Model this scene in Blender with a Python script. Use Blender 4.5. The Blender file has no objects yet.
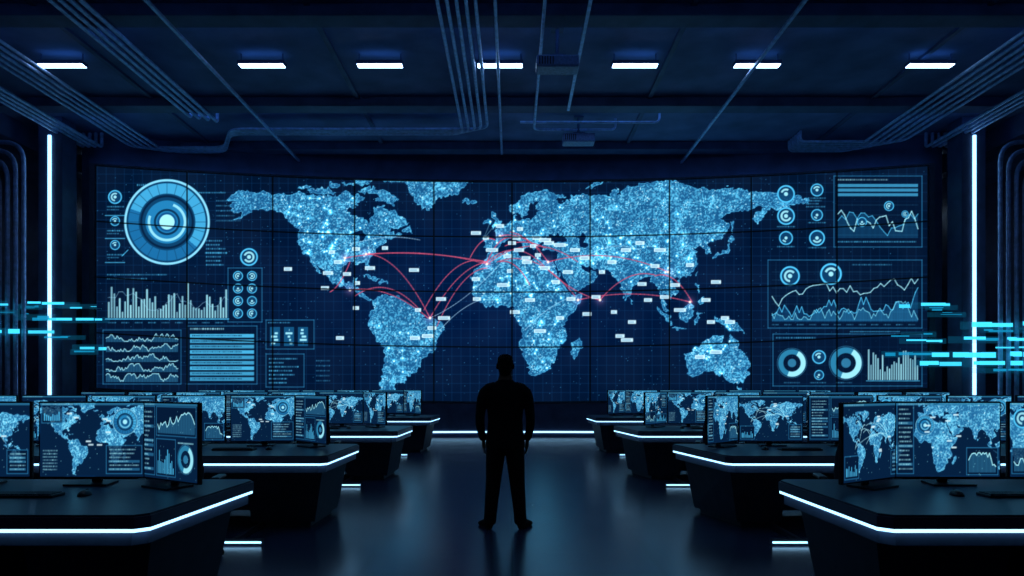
import bpy, bmesh, math, random
import numpy as np
from mathutils import Vector, Matrix
random.seed(7); rng=np.random.default_rng(7)
scene=bpy.context.scene
try:
    scene.view_settings.view_transform='Standard'
    scene.view_settings.look='None'
except Exception as e: print(e)
COL=scene.collection
CAMZ=1.48; F=700.0

# ------------------------------------------------------------ materials
def mat(name,col,rough=0.5,metal=0.0,var=0.25,scale=6.0,bump=0.0,emit=None,strength=0.0,spec=0.5):
    m=bpy.data.materials.new(name); m.use_nodes=True
    nt=m.node_tree; n=nt.nodes; l=nt.links
    b=n['Principled BSDF']
    b.inputs['Roughness'].default_value=rough
    b.inputs['Metallic'].default_value=metal
    b.inputs['Specular IOR Level'].default_value=spec
    tc=n.new('ShaderNodeTexCoord'); no=n.new('ShaderNodeTexNoise')
    no.inputs['Scale'].default_value=scale; no.inputs['Detail'].default_value=5
    l.new(tc.outputs['Object'],no.inputs['Vector'])
    r=n.new('ShaderNodeValToRGB')
    a=[c*(1-var) for c in col]; c2=[min(1,c*(1+var)) for c in col]
    r.color_ramp.elements[0].position=.3; r.color_ramp.elements[1].position=.7
    r.color_ramp.elements[0].color=(*a,1); r.color_ramp.elements[1].color=(*c2,1)
    l.new(no.outputs['Fac'],r.inputs['Fac']); l.new(r.outputs['Color'],b.inputs['Base Color'])
    if bump>0:
        bp=n.new('ShaderNodeBump'); bp.inputs['Strength'].default_value=bump; bp.inputs['Distance'].default_value=.02
        l.new(no.outputs['Fac'],bp.inputs['Height']); l.new(bp.outputs['Normal'],b.inputs['Normal'])
    if emit:
        b.inputs['Emission Color'].default_value=(*emit,1); b.inputs['Emission Strength'].default_value=strength
    return m
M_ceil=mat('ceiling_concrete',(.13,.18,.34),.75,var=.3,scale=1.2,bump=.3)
M_beam=mat('beam_paint',(.075,.105,.205),.6,scale=2)
M_wall=mat('wall_dark_panel',(.06,.085,.18),.6,scale=2)
M_col=mat('column_paint',(.05,.075,.15),.45,scale=3)
M_pipe=mat('conduit_metal',(.42,.54,.78),.4,metal=.35,scale=9)
M_desk=mat('desk_laminate',(.030,.046,.085),.36,scale=14,var=.15)
M_edge=mat('desk_edge',(.06,.085,.15),.35,scale=14,var=.1)
M_ped=mat('desk_pedestal',(.020,.028,.050),.5,scale=8)
M_black=mat('black_plastic',(.014,.017,.024),.35,scale=20)
M_proj=mat('projector_shell',(.20,.28,.48),.45,scale=20)
M_chair=mat('chair_fabric',(.018,.022,.034),.85,scale=60,bump=.2)
M_led=mat('led_strip',(.1,.1,.1),.4,emit=(.32,.66,1.0),strength=2.7)
M_ledw=mat('led_strip_wall',(.1,.1,.1),.4,emit=(.25,.58,1.0),strength=3.6)
M_lum=mat('luminaire_diffuser',(.2,.2,.2),.4,emit=(.40,.64,1.0),strength=10)
M_up=mat('added_uplight',(.2,.2,.2),.4,emit=(.08,.32,.9),strength=1.2)  # added emission that only serves to brighten the ceiling
M_fill=mat('added_blue_fill',(.2,.2,.2),.4,emit=(.07,.25,.75),strength=2.3)  # for added emitters hidden behind the beams, lifting ceiling light
M_key=mat('keycaps',(.03,.035,.045),.5)
def holo_mat(name,col,strength,alpha):
    m=bpy.data.materials.new(name); m.use_nodes=True
    nt=m.node_tree;n=nt.nodes;l=nt.links;n.clear()
    o=n.new('ShaderNodeOutputMaterial');e=n.new('ShaderNodeEmission');t=n.new('ShaderNodeBsdfTransparent');mx=n.new('ShaderNodeMixShader')
    tc=n.new('ShaderNodeTexCoord');no=n.new('ShaderNodeTexNoise');no.inputs['Scale'].default_value=3
    mr=n.new('ShaderNodeMapRange');mr.inputs['To Min'].default_value=alpha*.5;mr.inputs['To Max'].default_value=min(1,alpha*1.5)
    l.new(tc.outputs['Object'],no.inputs['Vector']);l.new(no.outputs['Fac'],mr.inputs['Value']);l.new(mr.outputs['Result'],mx.inputs[0])
    e.inputs['Color'].default_value=(*col,1);e.inputs['Strength'].default_value=strength
    l.new(t.outputs[0],mx.inputs[1]);l.new(e.outputs[0],mx.inputs[2]);l.new(mx.outputs[0],o.inputs[0]);return m
M_holo=holo_mat('hologram_light',(.05,.64,1.0),1.5,1.4)
M_holo2=holo_mat('hologram_dim',(.01,.40,.76),.8,.6)
M_holo3=holo_mat('hologram_glow_sheet',(.01,.30,.60),.5,.10)  # wide dim sheets that stand in for glow around the streaks

# floor
def floor_mat():
    m=bpy.data.materials.new('floor_polished_tile'); m.use_nodes=True
    nt=m.node_tree;n=nt.nodes;l=nt.links;b=n['Principled BSDF']
    tc=n.new('ShaderNodeTexCoord')
    br=n.new('ShaderNodeTexBrick'); br.offset=0.0; br.inputs['Scale'].default_value=1.0
    br.inputs['Brick Width'].default_value=1.2; br.inputs['Row Height'].default_value=1.2
    br.inputs['Mortar Size'].default_value=.010
    br.inputs['Color1'].default_value=(.018,.033,.082,1); br.inputs['Color2'].default_value=(.025,.043,.100,1)
    br.inputs['Mortar'].default_value=(.004,.006,.014,1)
    l.new(tc.outputs['Object'],br.inputs['Vector'])
    no=n.new('ShaderNodeTexNoise'); no.inputs['Scale'].default_value=1.6; no.inputs['Detail'].default_value=5
    l.new(tc.outputs['Object'],no.inputs['Vector'])
    mr=n.new('ShaderNodeMapRange'); mr.inputs['To Min'].default_value=.20; mr.inputs['To Max'].default_value=.30
    l.new(no.outputs['Fac'],mr.inputs['Value']); l.new(mr.outputs['Result'],b.inputs['Roughness'])
    l.new(br.outputs['Color'],b.inputs['Base Color'])
    b.inputs['Specular IOR Level'].default_value=.58
    b.inputs['Specular Tint'].default_value=(.6,.78,1,1)
    bp=n.new('ShaderNodeBump'); bp.inputs['Strength'].default_value=.3; bp.inputs['Distance'].default_value=.01
    inv=n.new('ShaderNodeMath'); inv.operation='SUBTRACT'; inv.inputs[0].default_value=1
    l.new(br.outputs['Fac'],inv.inputs[1]); l.new(inv.outputs[0],bp.inputs['Height']); l.new(bp.outputs['Normal'],b.inputs['Normal'])
    return m
M_floor=floor_mat()
def screen_mat(name,strength):
    m=bpy.data.materials.new(name); m.use_nodes=True
    nt=m.node_tree;n=nt.nodes;l=nt.links;n.clear()
    o=n.new('ShaderNodeOutputMaterial'); e=n.new('ShaderNodeEmission'); a=n.new('ShaderNodeAttribute')
    a.attribute_name='Col'; e.inputs['Strength'].default_value=strength
    l.new(a.outputs['Color'],e.inputs['Color']); l.new(e.outputs[0],o.inputs[0])
    try: m.cycles.emission_sampling='NONE'
    except Exception as ex: print(ex)
    return m
M_wallscreen=screen_mat('video_wall_pixels',1.22)
M_monscreen=screen_mat('monitor_pixels',1.2)

# ------------------------------------------------------------ mesh helpers
def new_obj(name,me,parent=None,loc=None,rotz=0):
    o=bpy.data.objects.new(name,me); COL.objects.link(o)
    if parent: o.parent=parent
    if loc is not None: o.location=loc
    if rotz: o.rotation_euler=(0,0,rotz)
    return o
def empty(name,loc=(0,0,0)):
    o=bpy.data.objects.new(name,None); o.empty_display_size=.2; COL.objects.link(o); o.location=loc; return o
def bm_box(bm,x0,x1,y0,y1,z0,z1,mi=0,bev=0,mtx=None):
    r=bmesh.ops.create_cube(bm,size=1.0)
    vs=r['verts']
    for v in vs:
        v.co=Vector(((v.co.x+.5)*(x1-x0)+x0,(v.co.y+.5)*(y1-y0)+y0,(v.co.z+.5)*(z1-z0)+z0))
    fs=list({f for v in vs for f in v.link_faces})
    for f in fs: f.material_index=mi
    if bev>0:
        es=list({e for v in vs for e in v.link_edges})
        rr=bmesh.ops.bevel(bm,geom=es,offset=bev,segments=2,affect='EDGES',profile=.5)
        for f in rr['faces']: f.material_index=mi
        vs=list({v for f in rr['faces'] for v in f.verts}|set(v for v in vs if v.is_valid))
    if mtx is not None:
        for v in vs: v.co=mtx@v.co
    return vs
def bm_prism(bm,pts,z0,z1,mi=0,ptsb=None):
    ptsb=ptsb or pts
    a=[bm.verts.new((p[0],p[1],z0)) for p in ptsb]; b=[bm.verts.new((p[0],p[1],z1)) for p in pts]
    n=len(pts); fs=[bm.faces.new(b),bm.faces.new(a[::-1])]
    for i in range(n): fs.append(bm.faces.new((a[i],a[(i+1)%n],b[(i+1)%n],b[i])))
    for f in fs: f.material_index=mi
def bm_cyl(bm,p0,p1,r0,r1=None,seg=16,mi=0):
    r1=r0 if r1 is None else r1
    p0=Vector(p0);p1=Vector(p1);d=(p1-p0);L=d.length
    q=d.to_track_quat('Z','Y').to_matrix().to_4x4()
    r=bmesh.ops.create_cone(bm,cap_ends=True,segments=seg,radius1=r0,radius2=r1,depth=L)
    mt=Matrix.Translation((p0+p1)/2)@q
    for v in r['verts']: v.co=mt@v.co
    for f in {f for v in r['verts'] for f in v.link_faces}: f.material_index=mi
def bm_done(bm,name,mats,smooth=False):
    bmesh.ops.recalc_face_normals(bm,faces=bm.faces)
    me=bpy.data.meshes.new(name); bm.to_mesh(me); bm.free()
    for m in mats: me.materials.append(m)
    if smooth:
        for p in me.polygons: p.use_smooth=True
    return me
def box_obj(name,x0,x1,y0,y1,z0,z1,m,bev=0,parent=None):
    bm=bmesh.new(); cx,cy,cz=(x0+x1)/2,(y0+y1)/2,(z0+z1)/2
    bm_box(bm,x0-cx,x1-cx,y0-cy,y1-cy,z0-cz,z1-cz,0,bev)
    return new_obj(name,bm_done(bm,name,[m]),parent,(cx,cy,cz))

# ------------------------------------------------------------ raster canvas for displays
def vnoise(H,W,cell):
    gh=int(H/cell)+3; gw=int(W/cell)+3
    g=rng.random((gh,gw)).astype(np.float32)
    y=np.arange(H)/cell; x=np.arange(W)/cell
    yi=y.astype(int); xi=x.astype(int); fy=(y-yi)[:,None]; fx=(x-xi)[None,:]
    fy=fy*fy*(3-2*fy); fx=fx*fx*(3-2*fx)
    a=g[yi][:,xi];b=g[yi][:,xi+1];c=g[yi+1][:,xi];d=g[yi+1][:,xi+1]
    return (a*(1-fx)+b*fx)*(1-fy)+(c*(1-fx)+d*fx)*fy
class Canvas:
    def __init__(s,x0,y0,x1,y1,S,bg):
        s.x0=x0;s.y0=y0;s.x1=x1;s.y1=y1;s.S=S
        s.W=int((x1-x0)*S);s.H=int((y1-y0)*S)
        s.buf=np.zeros((s.H,s.W,3),np.float32)+np.array(bg,np.float32)
    def reg(s,a,b,c,d):
        i0=max(0,int((a-s.x0)*s.S)-2);i1=min(s.W,int((c-s.x0)*s.S)+3)
        j0=max(0,int((b-s.y0)*s.S)-2);j1=min(s.H,int((d-s.y0)*s.S)+3)
        if i1<=i0 or j1<=j0: return None
        X=(np.arange(i0,i1)+.5)/s.S+s.x0; Y=(np.arange(j0,j1)+.5)/s.S+s.y0
        return (slice(j0,j1),slice(i0,i1)),X[None,:],Y[:,None]
    def put(s,sl,m,col,add=False):
        c=np.array(col,np.float32); m=m[...,None].astype(np.float32)
        if add: s.buf[sl]+=m*c
        else: s.buf[sl]=s.buf[sl]*(1-m)+c*m
    def rect(s,a,b,c,d,col,al=1):
        r=s.reg(a,b,c,d)
        if not r: return
        sl,X,Y=r;S=s.S
        m=np.clip((X-a)*S+.5,0,1)*np.clip((c-X)*S+.5,0,1)*np.clip((Y-b)*S+.5,0,1)*np.clip((d-Y)*S+.5,0,1)
        s.put(sl,m*al,col)
    def seg(s,a,b,c,d,w,col,al=1,add=False):
        r=s.reg(min(a,c)-w,min(b,d)-w,max(a,c)+w,max(b,d)+w)
        if not r: return
        sl,X,Y=r
        dx,dy=c-a,d-b;L=dx*dx+dy*dy+1e-9
        t=np.clip(((X-a)*dx+(Y-b)*dy)/L,0,1)
        D=np.hypot(X-a-t*dx,Y-b-t*dy)
        s.put(sl,np.clip((w/2-D)*s.S+.5,0,1)*al*min(1,w*s.S),col,add)
    def frame(s,a,b,c,d,col,al=1,w=.7):
        s.seg(a,b,c,b,w,col,al);s.seg(c,b,c,d,w,col,al);s.seg(c,d,a,d,w,col,al);s.seg(a,d,a,b,w,col,al)
    def ring(s,cx,cy,r0,w,col,al=1,a0=None,a1=None):
        q=s.reg(cx-r0-w,cy-r0-w,cx+r0+w,cy+r0+w)
        if not q: return
        sl,X,Y=q; D=np.abs(np.hypot(X-cx,Y-cy)-r0)
        m=np.clip((w/2-D)*s.S+.5,0,1)
        if a0 is not None:
            A=np.degrees(np.arctan2(Y-cy,X-cx))%360
            m=m*(((A-a0)%360)<((a1-a0)%360 or 360))
        s.put(sl,m*al,col)
    def disc(s,cx,cy,r0,col,al=1):
        q=s.reg(cx-r0,cy-r0,cx+r0,cy+r0)
        if not q: return
        sl,X,Y=q; s.put(sl,np.clip((r0-np.hypot(X-cx,Y-cy))*s.S+.5,0,1)*al,col)
    def glow(s,cx,cy,r0,col,al):
        q=s.reg(cx-r0*2,cy-r0*2,cx+r0*2,cy+r0*2)
        if not q: return
        sl,X,Y=q; s.put(sl,np.exp(-((X-cx)**2+(Y-cy)**2)/(r0*r0)*2)*al,col,True)
    def pline(s,pts,w,col,al=1,add=False):
        for p,q in zip(pts[:-1],pts[1:]): s.seg(p[0],p[1],q[0],q[1],w,col,al,add)
    def arc(s,p,q,lift,w,col,al=1,n=28,bend=0):
        mx,my=(p[0]+q[0])/2+bend,(p[1]+q[1])/2-lift*2
        pts=[((1-t)**2*p[0]+2*t*(1-t)*mx+t*t*q[0],(1-t)**2*p[1]+2*t*(1-t)*my+t*t*q[1]) for t in np.linspace(0,1,n)]
        s.pline(pts,w,col,al)
    def text(s,x,y,w,h,col,al=.8):
        cx=x
        while cx<x+w:
            ww=random.uniform(.6,1.6)*h*.7
            s.rect(cx,y,min(cx+ww,x+w),y+h,col,al*random.uniform(.5,1)); cx+=ww+h*.35
LAND=[
[(-168,66),(-162,70),(-156,71),(-145,70),(-135,69),(-128,70),(-120,69.5),(-115,68),(-108,68),(-100,68),(-95,71),(-92,69),(-86,68),(-82,67),(-86,64),(-93,61),(-94,58),(-88,56.5),(-82,55),(-80,51),(-79,55),(-77,58),(-78,62),(-72,62),(-68,58.5),(-64,60),(-61,56),(-56,52),(-60,50),(-66,50),(-70,47),(-65,48.5),(-64,46),(-60,46.5),(-65,43.5),(-70,43.5),(-70,41.5),(-74,40.5),(-76,37),(-76,35),(-81,31.5),(-80,27),(-80.5,25.2),(-82,27),(-83,29.5),(-85,30),(-90,29.2),(-94,29.5),(-97,27),(-97.5,22),(-95,18.5),(-91,18.5),(-90,21),(-87,21.5),(-88,18),(-88.5,16),(-84,15.5),(-83,11),(-81,9),(-79,9.5),(-77.5,8),(-80,7.5),(-83,8.5),(-86,11),(-87.5,13),(-92,14.5),(-96,16),(-101,17.5),(-105,20),(-106,23),(-109,26),(-112,29),(-114.5,31.5),(-112,27),(-110,23.2),(-112,25),(-114.5,28),(-116,31),(-118,34),(-121,35),(-122.5,37.5),(-124.3,40.5),(-124,46),(-123,48.5),(-127,51),(-130,54.5),(-134,58),(-139,59.8),(-146,60.8),(-151,60),(-154,58),(-160,55.5),(-164,54.7),(-158,58),(-162,59),(-165,61.5),(-165,64),(-161,64.5),(-166,65)],
[(-80,73.5),(-72,71),(-62,66.5),(-65,62.5),(-72,64.5),(-78,66),(-73,68),(-80,70),(-88,71)],
[(-117,72),(-105,73),(-101,69.5),(-107,68.7),(-116,69.5)],
[(-90,76.5),(-80,76),(-75,79),(-62,82.5),(-80,83),(-92,81)],
[(-125,72),(-120,74.5),(-116,73),(-122,71.2)],[(-97,76),(-82,76),(-80,74.5),(-92,74.7)],[(-105,76),(-98,75),(-100,73),(-105,73.5)],
[(-59,49),(-55.5,51),(-53,47),(-59,47.7)],[(-85,22),(-80,23),(-74.5,20.2),(-78,20),(-82,22)],[(-74,20),(-69,19.5),(-69,18.3),(-74,18.2)],
[(-72,78),(-60,82),(-35,83.5),(-20,82),(-18,78),(-22,72),(-25,70),(-33,68),(-40,65),(-43,60),(-48,61),(-52,65),(-54,70),(-58,75.5),(-68,76)],
[(-24,65.5),(-20,66.3),(-14,65.5),(-15,64),(-20,63.4),(-23,64)],
[(-77.5,8),(-75,10.8),(-72,12),(-71,11),(-68,11),(-64,10.5),(-61.5,10.5),(-60,8.5),(-56,6),(-51.5,4.5),(-50,1),(-48,-1),(-44,-2.5),(-40,-3),(-36,-5.2),(-34.8,-8),(-38,-12.5),(-39,-17),(-41,-22),(-44.5,-23),(-48.5,-26),(-48.7,-28.5),(-52,-32.5),(-54,-34.7),(-58,-34.5),(-57,-36.5),(-58,-38.5),(-62,-39),(-65,-41),(-64,-42.5),(-67,-46),(-66,-48),(-69,-51),(-68.5,-53),(-66,-55),(-70,-55.3),(-74,-52),(-75,-47),(-73.5,-42),(-73.5,-37.5),(-71.5,-32),(-71,-27),(-70.3,-19),(-75.5,-15),(-79,-8),(-81,-5.5),(-80,-2.5),(-80,0.5),(-78.5,2),(-77.5,4.5)],
[(-6,35.8),(0,36),(5,37),(10,37.3),(11,34),(15,32.3),(20,31),(22,33),(29,31),(32.5,31.2),(34,28),(36,23),(37.5,19),(40,15),(43,11.8),(46,10.8),(51,12),(50,8),(46,3),(41.5,-2),(39,-6),(40.5,-11),(40.5,-15),(36,-18.5),(35,-23),(32.8,-26),(31,-30),(27.5,-33.3),(22,-34.2),(18.5,-34.3),(17,-29.5),(14.5,-23),(12,-17.5),(13.5,-12),(12.5,-6),(9,-1),(9.5,4),(6,4.3),(2,6.3),(-4,5.2),(-8,4.5),(-12.5,7.5),(-16.5,12),(-17.3,14.8),(-16.2,19),(-17,21),(-14.5,26),(-10,30),(-9,32.5)],
[(49.3,-12),(50.3,-15.5),(47.5,-24.5),(45,-25.5),(43.5,-22),(44.5,-16.5)],
[(-9,38.5),(-9,43),(-2,43.5),(-1.5,46),(-4.5,48.2),(0,49.5),(3,51.3),(6,53.5),(8.3,55),(8.5,57),(10.5,57.5),(10.5,54.5),(14,54),(19,54.6),(21,57),(24,59),(29,60),(25,60.2),(21.5,61),(22,63.5),(25,65.5),(22,65.5),(18,62.5),(17,60.5),(16,57),(14,55.5),(11.5,59),(8,58.2),(5,59.5),(5,62),(10,64.5),(14,68),(20,70),(26,71),(31,70),(40,67.5),(40,66.3),(34,66.5),(37,64),(44,66),(44,68.3),(54,68.5),(60,69),(68,68.5),(68,71.5),(72,73),(73,68),(75,71.5),(80,73.5),(88,75.3),(97,76.3),(104,77.5),(113,74),(120,73.2),(130,71.5),(140,72.7),(152,71),(160,69.8),(170,70),(180,69),(190,66.2),(186,64.5),(179,62.5),(172,60.2),(164,60),(162,56.5),(157,51.2),(156,57),(163,62.3),(157,61.5),(150,59.5),(142,59),(135,54.8),(140,53),(140,48),(135,43.5),(131,42.8),(127.5,39.8),(129.3,36),(126.5,34.5),(126,37.5),(122,39.5),(118,39),(122,37),(119.5,35),(121.5,31.5),(121,28),(117,23.5),(111,21.5),(108,21.5),(106,18.8),(109,13),(107,10.5),(105,9),(103,11),(100.5,13.2),(99.5,10),(101.5,6.5),(104,1.5),(101,3),(98.5,8),(98.5,13),(97,17),(94.5,16),(92,22),(88.5,21.8),(86,20),(82,16.5),(80,13),(79.5,10.5),(77.5,8.2),(74.5,14),(72.8,19),(72.5,21.5),(69,22.5),(66.5,25.2),(58,25.6),(56.5,27),(51.5,28),(48.5,30.2),(50,26.5),(51.5,25),(54,24.2),(56.3,26),(59.5,22.5),(57,18.8),(52,16),(45,12.8),(43,13),(42.5,16.5),(39,21.5),(35,28),(34.5,31.5),(36,36),(31,36.5),(27,37),(26.5,40),(32,41.7),(38,41),(41.5,41.7),(38,45),(39,47),(35,46),(33.5,44.7),(31,46.6),(28,43.5),(28,41.2),(24,40.7),(23,38),(21.5,37),(19.5,41),(14,45.2),(12.5,45),(18.3,40.2),(16,38.2),(12.5,41.5),(8.8,44.3),(3.2,43),(0,40.2),(-2,36.8),(-6,36.2)],
[(-5.5,50),(1,51),(1.5,52.8),(-2,55.5),(-2,57.5),(-5,58.6),(-5.5,56),(-3,54),(-4.5,52)],[(-10,52),(-6,52.2),(-6,54.5),(-8,55.2),(-10,54)],
[(52,71),(56,73),(68,76.8),(60,76),(54,73.5)],[(12,78),(20,80),(26,79),(18,76.8)],[(130.5,31.5),(132,34),(136,35.2),(139.8,38.5),(141,41.3),(141.8,39.5),(140.7,35.6),(137,34.6),(134,33.5)],
[(140,42),(141.8,45.3),(145,43.8),(143,42)],[(142,46),(142.3,54),(144,50)],[(80,9.5),(81.8,7.5),(80.3,6)],
[(95.5,5.5),(100,2),(105.5,-3),(105.5,-5.8),(101,-2.5)],[(105.5,-6.7),(110,-6.8),(114.5,-8),(110,-8.2)],[(109,1.5),(113,3.5),(117,7),(119,5),(117.5,1),(116,-3.8),(111,-3)],
[(119.5,-5.5),(121,-3),(123,-1),(120.5,0.5),(125,1.3),(120,1.2),(119,-3)],
[(131,-0.8),(135,-3),(138,-1.7),(144.5,-4),(147.5,-6.5),(150.5,-10.5),(146,-8.8),(143,-9),(138,-8),(137.5,-5),(132.5,-4)],
[(120.5,18.5),(122.2,18),(121.5,14.5),(124,12.5),(120.5,14)],[(122,8),(125,10),(126.3,7),(124,6)],[(120,23),(121.8,25),(120.8,22)],[(109,20),(111,20),(110,18.3)],
[(114,-22),(117,-20.7),(122,-18),(126,-14),(130,-12),(133,-11.5),(137,-12),(135.8,-15),(140,-17.5),(142,-11),(145,-15),(146.5,-19),(150,-22.5),(153,-26),(153,-31),(150,-37.5),(146,-39),(143,-38.7),(140,-37.8),(138,-35),(135,-34.8),(131,-31.5),(125,-32.5),(122,-34),(118,-35),(115,-34),(115.5,-31),(113.5,-26)],
[(145,-41),(148,-41),(147,-43.5)]]
WATER=[[(47,45),(51,46.5),(53.5,45),(51,42),(54,40),(53.5,37),(50,37.5),(49,41)],[(-92,47),(-85,48.5),(-82,46),(-83,43.5),(-87,42),(-87,46)]]
def draw_map(c,ox,oy,kx,ky,lo=(.01,.20,.40),hi=(.37,.80,.97),warp=1.0,dot=.62,wh=.85):
    H,W=c.H,c.W
    wx=((vnoise(H,W,3.5*c.S/2+1)-.5)*3.0+(vnoise(H,W,9)-.5)*3)*warp; wy=((vnoise(H,W,3.5*c.S/2+1)-.5)*3.0+(vnoise(H,W,9)-.5)*3)*warp
    X=((np.arange(W)+.5)/c.S+c.x0)[None,:]+wx; Y=((np.arange(H)+.5)/c.S+c.y0)[:,None]+wy
    mask=np.zeros((H,W),bool)
    def fill(poly):
        P=np.array([(ox+kx*a,oy-ky*b) for a,b in poly])
        i0=max(0,int((P[:,0].min()-c.x0-4)*c.S));i1=min(W,int((P[:,0].max()-c.x0+4)*c.S))
        j0=max(0,int((P[:,1].min()-c.y0-4)*c.S));j1=min(H,int((P[:,1].max()-c.y0+4)*c.S))
        if i1<=i0 or j1<=j0: return
        xs=X[j0:j1,i0:i1];ys=Y[j0:j1,i0:i1];m=np.zeros(xs.shape,bool)
        for k in range(len(P)):
            x1,y1=P[k];x2,y2=P[(k+1)%len(P)]
            if y1==y2: continue
            cr=((y1>ys)!=(y2>ys))&(xs<(x2-x1)*(ys-y1)/(y2-y1)+x1)
            m^=cr
        return (slice(j0,j1),slice(i0,i1)),m
    for p in LAND:
        r=fill(p)
        if r: mask[r[0]]|=r[1]
    for p in WATER:
        r=fill(p)
        if r: mask[r[0]]&=~r[1]
    er=mask.copy()
    for dx,dy in((1,0),(-1,0),(0,1),(0,-1)): er&=np.roll(mask,(dy,dx),(0,1))
    edge=mask&~er
    n1=vnoise(H,W,14*c.S);n2=vnoise(H,W,5*c.S); r2=vnoise(H,W,2.1); r3=vnoise(H,W,2.8); r4=vnoise(H,W,1.6)
    dens=np.clip(.34+.9*n1*n2+.12*n2,0,1)
    spark=np.clip((r2*.6+r3*.4-.56+dens*.20)*5,0,1)
    t=.12+.36*dens*(.5+r4*.6)+dot*spark*(.50+.40*dens)
    t=np.clip(t,0,1)[...,None]
    col=np.array(lo,np.float32)*(1-t)+np.array(hi,np.float32)*t
    white=wh*np.clip((r2*.5+r4*.5-.81+dens*.10)*10,0,1)[...,None]
    col=col*(1-white)+np.array((.85,.98,1.0),np.float32)*white
    c.buf=np.where(mask[...,None],col,c.buf)
    c.buf=np.where(edge[...,None],c.buf*.45+np.array(hi,np.float32)*.55,c.buf)
    g=mask.astype(np.float32)
    for _ in range(int(5*c.S/2)+1):
        g=(g+np.roll(g,1,0)+np.roll(g,-1,0)+np.roll(g,1,1)+np.roll(g,-1,1))/5
    c.buf+=np.where(mask,0,g)[...,None]*np.array((.01,.16,.30),np.float32)
    return mask
CY=(.32,.80,1.0); BR=(.66,.95,1.0); DM=(.06,.32,.54); PB=(.015,.085,.19)
def gauge(c,x,y,r):
    c.glow(x,y,r*1.2,(.0,.12,.2),.6)
    c.disc(x,y,r,(.05,.26,.42),.9)
    c.ring(x,y,r*.97,r*.05,(.55,.88,1),.95); c.ring(x,y,r*.78,r*.24,(.25,.66,.86),.95,200,40)
    c.ring(x,y,r*.78,r*.24,(.10,.42,.64),.95,40,200)
    for a in range(0,360,15):
        ca,sa=math.cos(math.radians(a)),math.sin(math.radians(a))
        c.seg(x+ca*r*.66,y+sa*r*.66,x+ca*r*.9,y+sa*r*.9,max(.4,r*.012),(.05,.2,.32),.7)
    c.ring(x,y,r*.60,r*.05,(.02,.12,.24),.9); c.disc(x,y,r*.5,(.13,.50,.72),.95)
    c.ring(x,y,r*.42,r*.06,BR,.8,290,200); c.ring(x,y,r*.28,r*.05,(.03,.16,.28),.9)
    c.disc(x,y,r*.2,BR,.95); c.ring(x,y,r*.2,r*.05,DM,1)
def small_ring(c,x,y,r):
    c.glow(x,y,r*1.2,(.0,.12,.18),.5)
    c.disc(x,y,r,(.05,.24,.40),.9); c.ring(x,y,r*.9,r*.16,CY,.95); c.ring(x,y,r*.5,r*.22,BR,.85,random.choice([20,90,200]),random.choice([320,300,150])); c.disc(x,y,r*.22,BR,.9)
def donut(c,x,y,r):
    c.ring(x,y,r*.8,r*.36,(.16,.5,.66),.95); c.ring(x,y,r*.8,r*.36,BR,.85,300,110); c.ring(x,y,r*1.05,.5,CY,.5); c.disc(x,y,r*.3,CY,.5)
def bars(c,x0,y0,x1,y1,n,col=CY,al=.9,env=None):
    w=(x1-x0)/n
    for i in range(n):
        h=(y1-y0)*(random.uniform(.25,1)*(.55+.45*math.sin(i*.45+1)**2))
        c.rect(x0+i*w,y1-h,x0+i*w+w*.62,y1,col,al*random.uniform(.7,1))
def wave(c,x0,y0,x1,y1,n,col,w=.6,al=.9,fillc=None,trend=0):
    v=.5;pts=[]
    for i in range(n):
        v=min(1,max(0,v+random.uniform(-.35,.35))); v=v*.85+.075
        yy=y1-(y1-y0)*min(1,max(0,v*(1-abs(trend))+trend*i/n))
        pts.append((x0+(x1-x0)*i/(n-1),yy))
    if fillc:
        for p,q in zip(pts[:-1],pts[1:]):
            st=max(1,int((q[0]-p[0])*c.S))
            for k in range(st):
                t=k/st; xx=p[0]+(q[0]-p[0])*t; yy=p[1]+(q[1]-p[1])*t
                c.rect(xx,yy,xx+1/c.S,y1,fillc,.35)
    c.pline(pts,w,col,al)
def panel(c,a,b,d,e,al=.65):
    c.rect(a,b,d,e,PB,al); c.frame(a,b,d,e,(.18,.54,.74),.85,.6)
def table(c,a,b,d,e,rows,h=2.2,fillp=.6):
    st=(e-b)/rows
    for i in range(rows):
        y=b+i*st
        if random.random()<fillp: c.rect(a,y+st*.15,d,y+st*.8,(.18,.50,.68),.6)
        c.text(a+1,y+st*.3,(d-a)*random.uniform(.6,.95),st*.32,BR,.85)

# ---- main wall content (authored in camera-view pixels, projected onto the wall)
C=Canvas(92,158,930,410,2.0,(.014,.078,.175))
H,W=C.H,C.W
xx=(np.arange(W)/2+92)[None,:];yy=(np.arange(H)/2+158)[:,None]
g=np.exp(-(((xx-500)/260)**2+((yy-290)/90)**2))
C.buf+=g[...,None]*np.array((.0,.022,.075),np.float32)
C.buf+=((vnoise(H,W,40)-.5)*.03)[...,None]
for x in np.arange(97,925,9.1): C.seg(x,160,x,408,.45,(.08,.30,.50),.40)
for y in np.arange(165,405,9.1): C.seg(94,y,928,y,.45,(.08,.30,.50),.40)
for i in range(1300): 
    x,y=random.uniform(97,925),random.uniform(170,400); C.rect(x,y,x+.7,y+.7,(.3,.75,1),random.uniform(.2,.7))
mask=draw_map(C,500,315,1.63,1.75)
for x in np.arange(97,925,9.1): C.seg(x,160,x,408,.45,(.02,.16,.32),.22)
for y in np.arange(165,405,9.1): C.seg(94,y,928,y,.45,(.02,.16,.32),.22)
def onland(x,y):
    i,j=int((x-C.x0)*C.S),int((y-C.y0)*C.S); return 0<=i<W and 0<=j<H and mask[j,i]
LH=[]
while len(LH)<190:
    cx,cy=random.choice([(330,245),(310,225),(400,345),(515,240),(525,290),(620,240),(680,250),(720,358),(545,330)])
    x,y=random.gauss(cx,28),random.gauss(cy,17)
    if onland(x,y): LH.append((x,y))
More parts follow.
